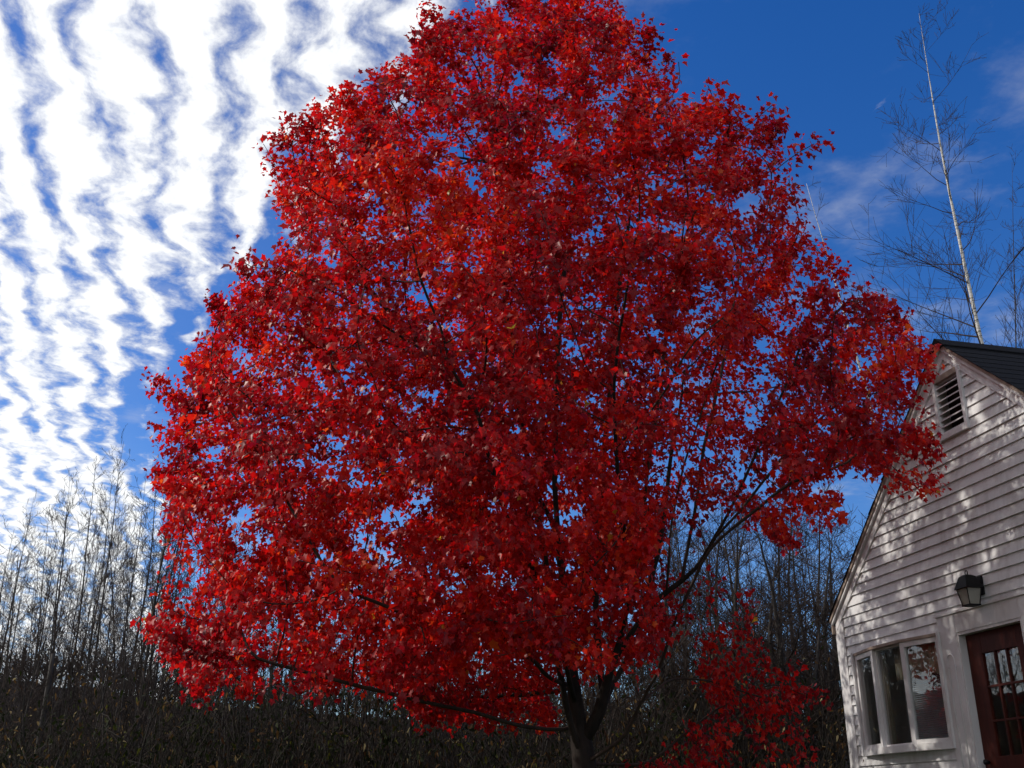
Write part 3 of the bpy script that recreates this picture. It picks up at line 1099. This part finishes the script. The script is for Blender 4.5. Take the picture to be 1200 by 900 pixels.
# chains of nodes: follow the thickest child
chains = []
stack = [(0, -1)]
while stack:
    i, p_ = stack.pop()
    ch = [p_] if p_ >= 0 else []
    cur = i
    while True:
        ch.append(cur)
        cs = children[cur]
        if not cs:
            break
        mainc = max(cs, key=lambda c: RAD[c])
        for c in cs:
            if c != mainc:
                stack.append((c, cur))
        cur = mainc
    chains.append(ch)
twigs = MB()
for ci, ch in enumerate(chains):
    pts = NA[ch] - OFF
    rd = RAD[ch].copy()
    if ci > 0:
        rd[0] = min(rd[0], rd[1] * 1.15)
    if len(pts) > 4:
        q = pts.copy()
        q[1:-1] = pts[1:-1] * .5 + (pts[:-2] + pts[2:]) * .25
        pts = q
    if ci == 0:
        rd[0] *= 1.2
        rd[1] *= 1.15
        MB().tube(pts, rd, 14).build('trunk', M['maple_bark'], maple, smooth=True)
    elif rd[1] > 0.020:
        MB().tube(pts, rd, 9).build('limb', M['maple_bark'], maple, smooth=True)
    else:
        twigs.tube(pts, rd, 5 if rd[1] > .008 else 3, cap=False)
tag(twigs.build('twigs', M['twig'], maple, smooth=True), kind='stuff')

# leaves hang from the thin shoots
rg = np.random.default_rng(8)
thin = np.nonzero(RAD < 0.0095)[0]
TP = NA[thin]
pj = project(TP)
big_n = np.array([mnoise.noise(Vector(p) * 1.25) for p in TP])
dens = np.clip(1.0 + 1.2 * big_n, 0.25, 2.0)
rightish = np.clip((TP[:, 0] - 0.5) / 3.0, 0, 1)
dens *= 1.12 - 0.30 * rightish
istip = np.array([len(children[i]) == 0 for i in thin])
dens *= np.where(istip, 1.5, 1.0)
low = (pj[:, 0] > 690) & (pj[:, 1] > 690)                    # the loose sprays low on the right
dens *= np.where(low, 0.5, 1.0)
thinr = np.exp(-(((pj[:, 0] - 805) / 95) ** 2 + ((pj[:, 1] - 545) / 120) ** 2)) + .6 * np.exp(-(((pj[:, 0] - 660) / 45) ** 2 + ((pj[:, 1] - 370) / 80) ** 2))
dens *= 1 - .62 * np.clip(thinr, 0, 1)                       # thinner leafing where the ascending limbs show
dens *= np.where(rg.random(len(dens)) < .55, 1.0, .30)          # leaves sit in bunches, with bare shoot between
TARGET = 195000
cnt = rg.poisson(dens * TARGET / dens.sum())
ii = np.repeat(np.arange(len(thin)), cnt)
N = len(ii)
pos = TP[ii] + rg.normal(0, 1, (N, 3)) * np.array([.058, .058, .052])
outw = pos - np.array([CX, TD, 5.5])
outw /= np.linalg.norm(outw, axis=1, keepdims=True)
axis = outw * 0.5 + rg.normal(0, .55, (N, 3)) + np.array([0, 0, -.55])
normal = np.array([0, 0, .75]) + outw * .55 + rg.normal(0, .48, (N, 3))
size = np.clip(rg.normal(.0485, .0125, N), .022, .09)
patch = np.array([mnoise.noise(Vector(p) * 1.1 + Vector((9, 2, 4))) for p in TP])[ii]
tint = np.clip(0.46 + 0.42 * patch + rg.normal(0, .15, N), 0, .92)
tint = np.where(rg.random(N) < .004, rg.uniform(.93, 1.0, N), tint)
pq = project(pos)
near_out = inside(CROWN, pq) | (pq[:, 1] > 660) | erode([(x_ + (x_ - 630) * .03, y_ + (y_ - 480) * .03) for x_, y_ in CROWN], pq, 1)
ok = (wall_gap(pos) > .12) & (near_out | (rg.random(N) < .45))
pos, axis, normal, size, tint = pos[ok], axis[ok], normal[ok], size[ok], tint[ok]
# the 300 leaves that show largest are objects of their own
dist = np.linalg.norm(pos - np.array([0, 0, EYE]), axis=1)
pq = project(pos)
show = (pq[:, 1] > 5) & (pq[:, 1] < 895) & (pq[:, 0] > 5) & (pq[:, 0] < 1195)
facing = np.abs(np.sum(normal * (pos - np.array([0, 0, EYE])), 1)) / (dist * np.linalg.norm(normal, axis=1))
score = np.where(show, size * (0.4 + facing) / dist, 0)
order = np.argsort(-score)
single, rest = order[:300], order[300:]
me = leaf_cloud('foliage', pos[rest] - OFF, axis[rest], normal[rest], size[rest], tint[rest], LEAF2D_S, 3)
fo = link('foliage', me, maple, M['maple_leaf'])
tag(fo, kind='stuff')
from mathutils import Matrix
protos = []
for k in range(10):
    mk = leaf_cloud('leaf', np.zeros((1, 3)), np.array([[0, 1., 0]]), np.array([[0, 0, 1.]]), np.array([1.0]), np.array([0.25 + .065 * k]), LEAF2D, 40 + k)
    mk.materials.append(M['maple_leaf'])
    protos.append(mk)
for i in single:
    a = Vector(axis[i]).normalized()
    n_ = Vector(normal[i])
    n_ = (n_ - a * n_.dot(a)).normalized()
    s_ = a.cross(n_)
    lf = link('leaf', protos[int(np.clip((tint[i] - .25) / .065, 0, 9))], maple)
    mat = Matrix((s_, a, n_)).transposed().to_4x4()
    mat.translation = Vector(pos[i] - OFF)
    lf.matrix_local = mat @ Matrix.Scale(float(size[i]), 4)

# ------------------------------------------------------------------ bare trees
def bare_chains(r, H, r0, nb, spread_, up, lean=0.0, fork=0, twig=3, wob=.02, tmin=.18, tipr=.0045):
    """Returns (trunk chains, branch chains) as (points, radii)."""
    trunks, br = [], []
    nseg = 16
    stems = [(Vector((0, 0, -.2)), lean, r.uniform(0, 6.28), H, r0)]
    for q in range(fork):
        stems.append((Vector((0, 0, .1)), r.uniform(.03, .10), r.uniform(0, 6.28), H * r.uniform(.65, .95), r0 * r.uniform(.6, .85)))
    for base, ln, az, h, rr0 in stems:
        pts, rad = [], []
        p = base.copy()
        d = Vector((math.cos(az) * ln, math.sin(az) * ln, 1)).normalized()
        for i in range(nseg + 1):
            t = i / nseg
            pts.append(p.copy())
            rad.append(max(rr0 * (1 - t) ** .85, tipr))
            d = (d + Vector((r.gauss(0, wob), r.gauss(0, wob), .02))).normalized()
            p = p + d * (h / nseg)
        trunks.append((pts, rad))
        for b in range(nb):
            t = tmin + (1 - tmin) * (b + r.random()) / nb
            f = t * nseg
            i0 = min(int(f), nseg - 1)
            q = pts[i0].lerp(pts[i0 + 1], f - i0)
            L = spread_ * h * (1.05 - t) ** .75 * r.uniform(.55, 1.1) + .15
            a = r.uniform(0, 6.28)
            el = r.uniform(up - .25, up + .25)
            bd = Vector((math.cos(a) * math.cos(el), math.sin(a) * math.cos(el), math.sin(el)))
            rb = max(min(rad[i0] * .42, L * .012), tipr)
            grow(r, br, q, bd, L, rb, 0, twig, tipr)
    return trunks, br


def grow(r, out, p, d, L, rad, lvl, twig, tipr):
    n = 6 if lvl == 0 else (4 if lvl == 1 else 3)
    pts, rr_ = [p.copy()], [rad]
    d = d.copy()
    for i in range(n):
        d = (d + Vector((r.gauss(0, .11), r.gauss(0, .11), r.gauss(.05, .08)))).normalized()
        p = p + d * (L / n)
        pts.append(p.copy())
        rr_.append(max(rad * (1 - (i + 1) / n), tipr))
    out.append((pts, rr_))
    if lvl >= 2 or L < .18:
        return
    m_ = max(2, int((twig + 2 if lvl == 0 else twig) * min(1.6, .5 + L)))
    for q in range(m_):
        t = r.uniform(.2, 1.0)
        i0 = min(int(t * n), n - 1)
        b = pts[i0].lerp(pts[i0 + 1], t * n - i0)
        side = Vector((r.gauss(0, 1), r.gauss(0, 1), r.gauss(.25, .6)))
        nd = (d * 1.0 + side.normalized() * .85).normalized()
        grow(r, out, b, nd, L * r.uniform(.28, .55), max(rr_[i0] * .6, tipr), lvl + 1, twig, tipr)


def bare_meshes(name, seed, tipr=.0045, **kw):
    r = random.Random(seed)
    tr, br = bare_chains(r, tipr=tipr, **kw)
    a, b = [], MB()
    for pts, rad in tr:
        q = MB()
        q.tube(pts, rad, 8)
        a.append(q.mesh('trunk', True))
    for pts, rad in br:
        b.tube(pts, rad, 4 if rad[0] > .012 else 3, cap=False)
    return a, b.mesh('branches', True)


def place_bare(name, proto, loc, rz, sxy, sz, label, group=None, barkm='grey_bark', category='tree', tilt=(0, 0)):
    o = empty(name, loc, rz)
    o.scale = (sxy, sxy, sz)
    o.rotation_euler = (tilt[0], tilt[1], rz)
    tag(o, label, category, group)
    tr, br = proto
    for me_ in tr:
        if not me_.materials:
            me_.materials.append(M[barkm])
        link('trunk', me_, o)
    if not br.materials:
        br.materials.append(M['twig'])
    b = link('branches', br, o)
    b['kind'] = 'stuff'
    return o


PROT = [bare_meshes('p', 100 + i, H=10, r0=.05, nb=36, spread_=.19, up=.75, wob=.026, twig=4, tipr=.0036) for i in range(4)]
PROT += [bare_meshes('p', 120 + i, H=10, r0=.046, nb=28, spread_=.19, up=.85, wob=.026, fork=2, twig=3, tipr=.0036) for i in range(2)]
PROT_R = [bare_meshes('p', 140 + i, H=10, r0=.10, nb=28, spread_=.32, up=.6, wob=.04, fork=i % 2, twig=4, tmin=.12) for i in range(4)]

ORD = ['first', 'second', 'third', 'fourth', 'fifth', 'sixth', 'seventh', 'eighth', 'ninth', 'tenth', 'eleventh', 'twelfth', 'thirteenth', 'fourteenth', 'fifteenth',
       'sixteenth', 'seventeenth', 'eighteenth', 'nineteenth', 'twentieth', 'twenty-first', 'twenty-second', 'twenty-third', 'twenty-fourth', 'twenty-fifth',
       'twenty-sixth', 'twenty-seventh', 'twenty-eighth', 'twenty-ninth', 'thirtieth', 'thirty-first', 'thirty-second', 'thirty-third', 'thirty-fourth']


def stand(px, depth, top):
    """Foot on the ground in the direction of a column of the photograph, and the height that reaches row top."""
    p = at(px, 800, depth)
    h = at(px, top, depth).z - ground_z(p.x, p.y)
    return Vector((p.x, p.y, ground_z(p.x, p.y))), h


rw = random.Random(77)
# left wood: column, depth, top row
left = [(-14, 24, 560), (-4, 29, 590), (4, 21, 600), (12, 26, 585), (20, 28, 610), (29, 23, 600), (37, 25, 585), (47, 30, 590), (58, 22, 548), (66, 28, 570), (74, 27, 560), (84, 24, 535), (91, 31, 560),
        (98, 30, 545), (105, 21, 590), (113, 26, 520), (120, 23, 560), (127, 29, 540), (134, 25, 545), (142, 23, 530), (149, 31, 560), (156, 27, 550), (164, 22, 498), (173, 30, 560), (182, 24, 570),
        (191, 25, 560), (204, 28, 590), (218, 23, 600), (232, 29, 610), (246, 25, 615), (258, 26, 620), (275, 30, 630)]
for i, (px, dp, top) in enumerate(left):
    loc, h = stand(px + rw.uniform(-4, 4), dp, top + rw.uniform(-12, 40))
    pr = PROT[rw.randrange(6)]
    label = f'slim bare grey tree in the left wood, {ORD[i]} trunk from the photo\'s left edge'
    place_bare('bare_tree', pr, loc, rw.uniform(0, 6.28), rw.choice((.6, .7, .8, .9, 1.0, 1.15)), h / 10, label, 'bare trees of the left wood', tilt=(rw.gauss(0, .015), rw.gauss(0, .02)))
mid = [(298, 27, 645), (310, 24, 640), (328, 30, 650), (345, 20, 650), (366, 29, 640), (385, 27, 650), (405, 18, 690), (425, 22, 640), (448, 28, 660), (470, 25, 660), (488, 29, 650), (505, 19, 650), (540, 27, 640), (561, 21, 660), (580, 23, 650), (602, 28, 640), (625, 26, 640), (643, 19, 680), (660, 21, 620), (682, 28, 640), (705, 25, 620), (722, 17, 690), (740, 20, 600)]
for i, (px, dp, top) in enumerate(mid):
    loc, h = stand(px, dp, top)
    pr = (PROT + PROT_R)[rw.randrange(8)]
    label = f'bare tree behind the maple\'s lower boughs, {ORD[i]} of that row from the left'
    place_bare('bare_tree', pr, loc, rw.uniform(0, 6.28), rw.uniform(.8, 1.1), h / 10, label, 'bare trees behind the maple')
right = [(752, 21, 640), (765, 18, 610), (776, 27, 600), (787, 24, 580), (797, 19, 620), (806, 20, 580), (815, 28, 570), (824, 26, 555), (833, 17, 610), (842, 22, 590), (851, 23, 565), (860, 29, 560),
         (868, 19, 585), (877, 25, 575), (885, 27, 555), (893, 18, 620), (901, 21, 580), (909, 28, 560), (917, 25, 572), (925, 18, 600), (934, 30, 570), (943, 23, 565), (951, 20, 610),
         (959, 27, 572), (967, 24, 590), (975, 20, 580), (984, 24, 585), (1002, 26, 590)]
for i, (px, dp, top) in enumerate(right):
    loc, h = stand(px, dp, top)
    pr = (PROT_R + PROT[:2])[rw.randrange(6)]
    label = f'bare branching tree between maple and house, {ORD[i]} trunk right of the maple'
    place_bare('bare_tree', pr, loc, rw.uniform(0, 6.28), rw.uniform(.75, 1.0), h / 10, label, 'bare trees between maple and house', tilt=(rw.gauss(0, .03), rw.gauss(0, .03)))

# thin young saplings standing in the brush in front of the wood
SAP = [bare_meshes('p', 160 + i, H=5, r0=.022, nb=16, spread_=.22, up=.95, wob=.035, twig=2, tmin=.2, tipr=.0026) for i in range(4)]
x, sap = -20, []
while x < 760:
    sap.append((x, rw.uniform(13.5, 18), rw.choice((640, 680, 720, 740, 760, 775))))
    x += rw.uniform(11, 26)
for i, (px, dp, top) in enumerate(sap):
    loc, h = stand(px, dp, top)
    tens, o_ = divmod(i + 1, 10)
    nth = ORD[i] if i < len(ORD) else ('thirty' if tens == 3 else 'forty' if tens == 4 else 'fifty') + ('-' + ORD[o_ - 1] if o_ else '')
    place_bare('sapling', SAP[rw.randrange(4)], loc, rw.uniform(0, 6.28), rw.uniform(.8, 1.2), h / 5, f'thin leafless sapling standing in the brush, {nth} from the left', 'saplings in the brush', tilt=(rw.gauss(0, .05), rw.gauss(0, .06)))

# tall white birch behind the roof, and a slimmer one behind the maple's right side
def birch(name, px, py, dp, top_px, top_py, r0, seed, label, spread_=.235, nb=48, barkm='birch_bark'):
    top = at(top_px, top_py, dp)
    foot = at(px, py, dp)
    d = (top - foot).normalized()
    base = foot + d * ((0.6 - foot.z) / d.z)
    H = (top - base).length
    pr = bare_meshes('birch', seed, H=H, r0=r0, nb=nb, spread_=spread_, up=.66, wob=.009, twig=4, tmin=.22, tipr=.0028)
    o = place_bare(name, pr, base, 0, 1, 1, label, barkm=barkm)
    tv = pr[0][0].vertices
    tip = sum((tv[q].co for q in range(len(tv) - 8, len(tv))), Vector()) / 8
    o.rotation_euler = tip.rotation_difference(top - base).to_euler()
    f_ = (top - base).length / tip.length
    o.scale = (f_, f_, f_)
    return o


birch('birch_tree', 1160, 392, 17.0, 1077, 16, .072, 301, 'tall bare white-barked birch rising behind the black roof')
birch('birch_tree', 1003, 430, 15.0, 945, 215, .055, 305, 'slim pale birch showing between the maple\'s right boughs', .12, 26)
birch('bare_tree', 1196, 380, 21.0, 1186, 190, .04, 309, 'smaller dark bare tree at the photo\'s right edge behind the roof', .2, 26, 'grey_bark')

# broken dead trunk in the left wood
loc, h = stand(57, 19, 766)
sn = MB()
spts = [Vector((rw.gauss(0, .015), rw.gauss(0, .015), h * q / 8)) for q in range(9)]
sn.tube(spts, [.06, .055, .05, .05, .048, .046, .045, .044, .028], 9)
so = sn.build('dead_snag', M['grey_bark'], None, smooth=True)
so.location = loc
tag(so, 'short broken dead trunk with no branches in the left wood', 'snag')

# ------------------------------------------------------------------ brush
def shrub_proto(seed, H, W, nst, nleaf, leafsz, lo_t, hi_t):
    r = random.Random(seed)
    g = np.random.default_rng(seed)
    mb = MB()
    tips = []
    for s_ in range(nst):
        a = r.uniform(0, 6.28)
        p = Vector((math.cos(a), math.sin(a), 0)) * r.uniform(0, W * .35)
        p.z = -.1
        ln = r.uniform(.05, .45)
        d = Vector((math.cos(a) * ln, math.sin(a) * ln, 1)).normalized()
        L = H * r.uniform(.55, 1.05)
        pts, rad = [p.copy()], [r.uniform(.006, .014)]
        for q in range(7):
            d = (d + Vector((r.gauss(0, .10), r.gauss(0, .10), r.gauss(0, .06)))).normalized()
            p = p + d * (L / 7)
            pts.append(p.copy())
            rad.append(max(rad[0] * (1 - (q + 1) / 7.5), .003))
            if q > 1:
                tips.append(p.copy())
        mb.tube(pts, rad, 4, cap=False)
        for q in range(r.randint(4, 8)):
            i0 = r.randrange(2, 7)
            sd = (d + Vector((r.gauss(0, .7), r.gauss(0, .7), r.gauss(.1, .4)))).normalized()
            e = pts[i0] + sd * L * r.uniform(.12, .3)
            mid_ = pts[i0].lerp(e, .5) + Vector((r.gauss(0, .03), r.gauss(0, .03), .02))
            mb.tube([pts[i0], mid_, e], [.005, .004, .0025], 3, cap=False)
            tips += [mid_, e]
    T = np.array([tuple(q) for q in tips])
    j = g.integers(0, len(T), nleaf)
    pos_ = T[j] + g.normal(0, .07, (nleaf, 3))
    ax = g.normal(0, .6, (nleaf, 3)) + np.array([0, 0, -.6])
    nr = g.normal(0, .7, (nleaf, 3)) + np.array([0, 0, .5])
    tn = np.clip(g.beta(1.4, 2.6, nleaf) * (hi_t - lo_t) + lo_t, 0, 1)
    lm = leaf_cloud('leaves', pos_, ax, nr, np.clip(g.normal(leafsz, leafsz * .25, nleaf), .03, .2), tn, OVAL2D, seed)
    return mb.mesh('stems', True), lm


def place_shrub(pr, mat, loc, rz, s, label, group):
    o = empty('shrub', loc, rz)
    o.scale = s
    tag(o, label, 'shrub', group)
    st, lf = pr
    if not st.materials:
        st.materials.append(M['brush_stem'])
    if not lf.materials:
        lf.materials.append(M[mat])
    b = link('stems', st, o)
    b['kind'] = 'stuff'
    b = link('leaves', lf, o)
    b['kind'] = 'stuff'
    return o


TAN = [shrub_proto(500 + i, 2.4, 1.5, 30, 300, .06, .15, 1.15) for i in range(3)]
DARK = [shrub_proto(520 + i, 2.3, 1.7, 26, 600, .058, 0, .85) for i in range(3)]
YEL = [shrub_proto(540, 2.0, 1.2, 14, 420, .06, .5, 1.0)]
row = []
x = -30
while x < 1010:
    row.append((x, rw.uniform(15.5, 20)))
    x += rw.uniform(11, 20)
row2 = []
x = -20
while x < 1000:
    row2.append((x, rw.uniform(12.8, 15)))
    x += rw.uniform(20, 36)


def place_row(rows, where, lowtop):
    for i, (px, dp) in enumerate(rows):
        topr = 815 + 16 * math.sin(px * .013) + 20 * math.sin(px * .047 + 1) + rw.choice((-95, -60, -40, -20, -10, 0, 15, 25)) + lowtop
        if 150 < px < 700:
            topr -= 22
        elif px < 1000:
            topr -= 14
        if 690 < px < 800:
            topr -= 25
        loc, h = stand(px, dp, topr)
        dark = rw.random() < .55
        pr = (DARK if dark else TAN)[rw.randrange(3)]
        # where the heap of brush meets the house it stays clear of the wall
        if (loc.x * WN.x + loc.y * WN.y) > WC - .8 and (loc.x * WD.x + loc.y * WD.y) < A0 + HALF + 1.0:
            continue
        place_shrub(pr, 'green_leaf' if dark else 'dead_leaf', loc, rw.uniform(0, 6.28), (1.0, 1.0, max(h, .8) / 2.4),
                    f'{"dark leafy" if dark else "dry tan-leaved"} shrub in the {where}, {ORD_N(i)} from the left', f'shrubs of the {where}')


def ORD_N(i):
    tens = ['', '', 'twenty', 'thirty', 'forty', 'fifty', 'sixty', 'seventy', 'eighty']
    i += 1
    if i <= 20:
        return ORD[i - 1]
    t_, o_ = divmod(i, 10)
    if o_ == 0:
        return {3: 'thirtieth', 4: 'fortieth', 5: 'fiftieth', 6: 'sixtieth', 7: 'seventieth', 8: 'eightieth'}[t_]
    return tens[t_] + '-' + ORD[o_ - 1]


place_row(row, 'back row of brush', 0)
place_row(row2, 'front row of brush', 26)
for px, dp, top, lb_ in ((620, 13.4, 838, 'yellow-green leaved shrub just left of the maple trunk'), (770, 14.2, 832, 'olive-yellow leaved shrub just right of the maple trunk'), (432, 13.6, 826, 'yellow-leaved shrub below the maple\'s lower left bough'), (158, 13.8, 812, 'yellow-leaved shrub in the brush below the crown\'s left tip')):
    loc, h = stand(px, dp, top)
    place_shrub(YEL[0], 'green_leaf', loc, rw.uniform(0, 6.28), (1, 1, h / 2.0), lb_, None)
print('nodes', nN, 'leaves', len(pos), 'chains', len(chains))
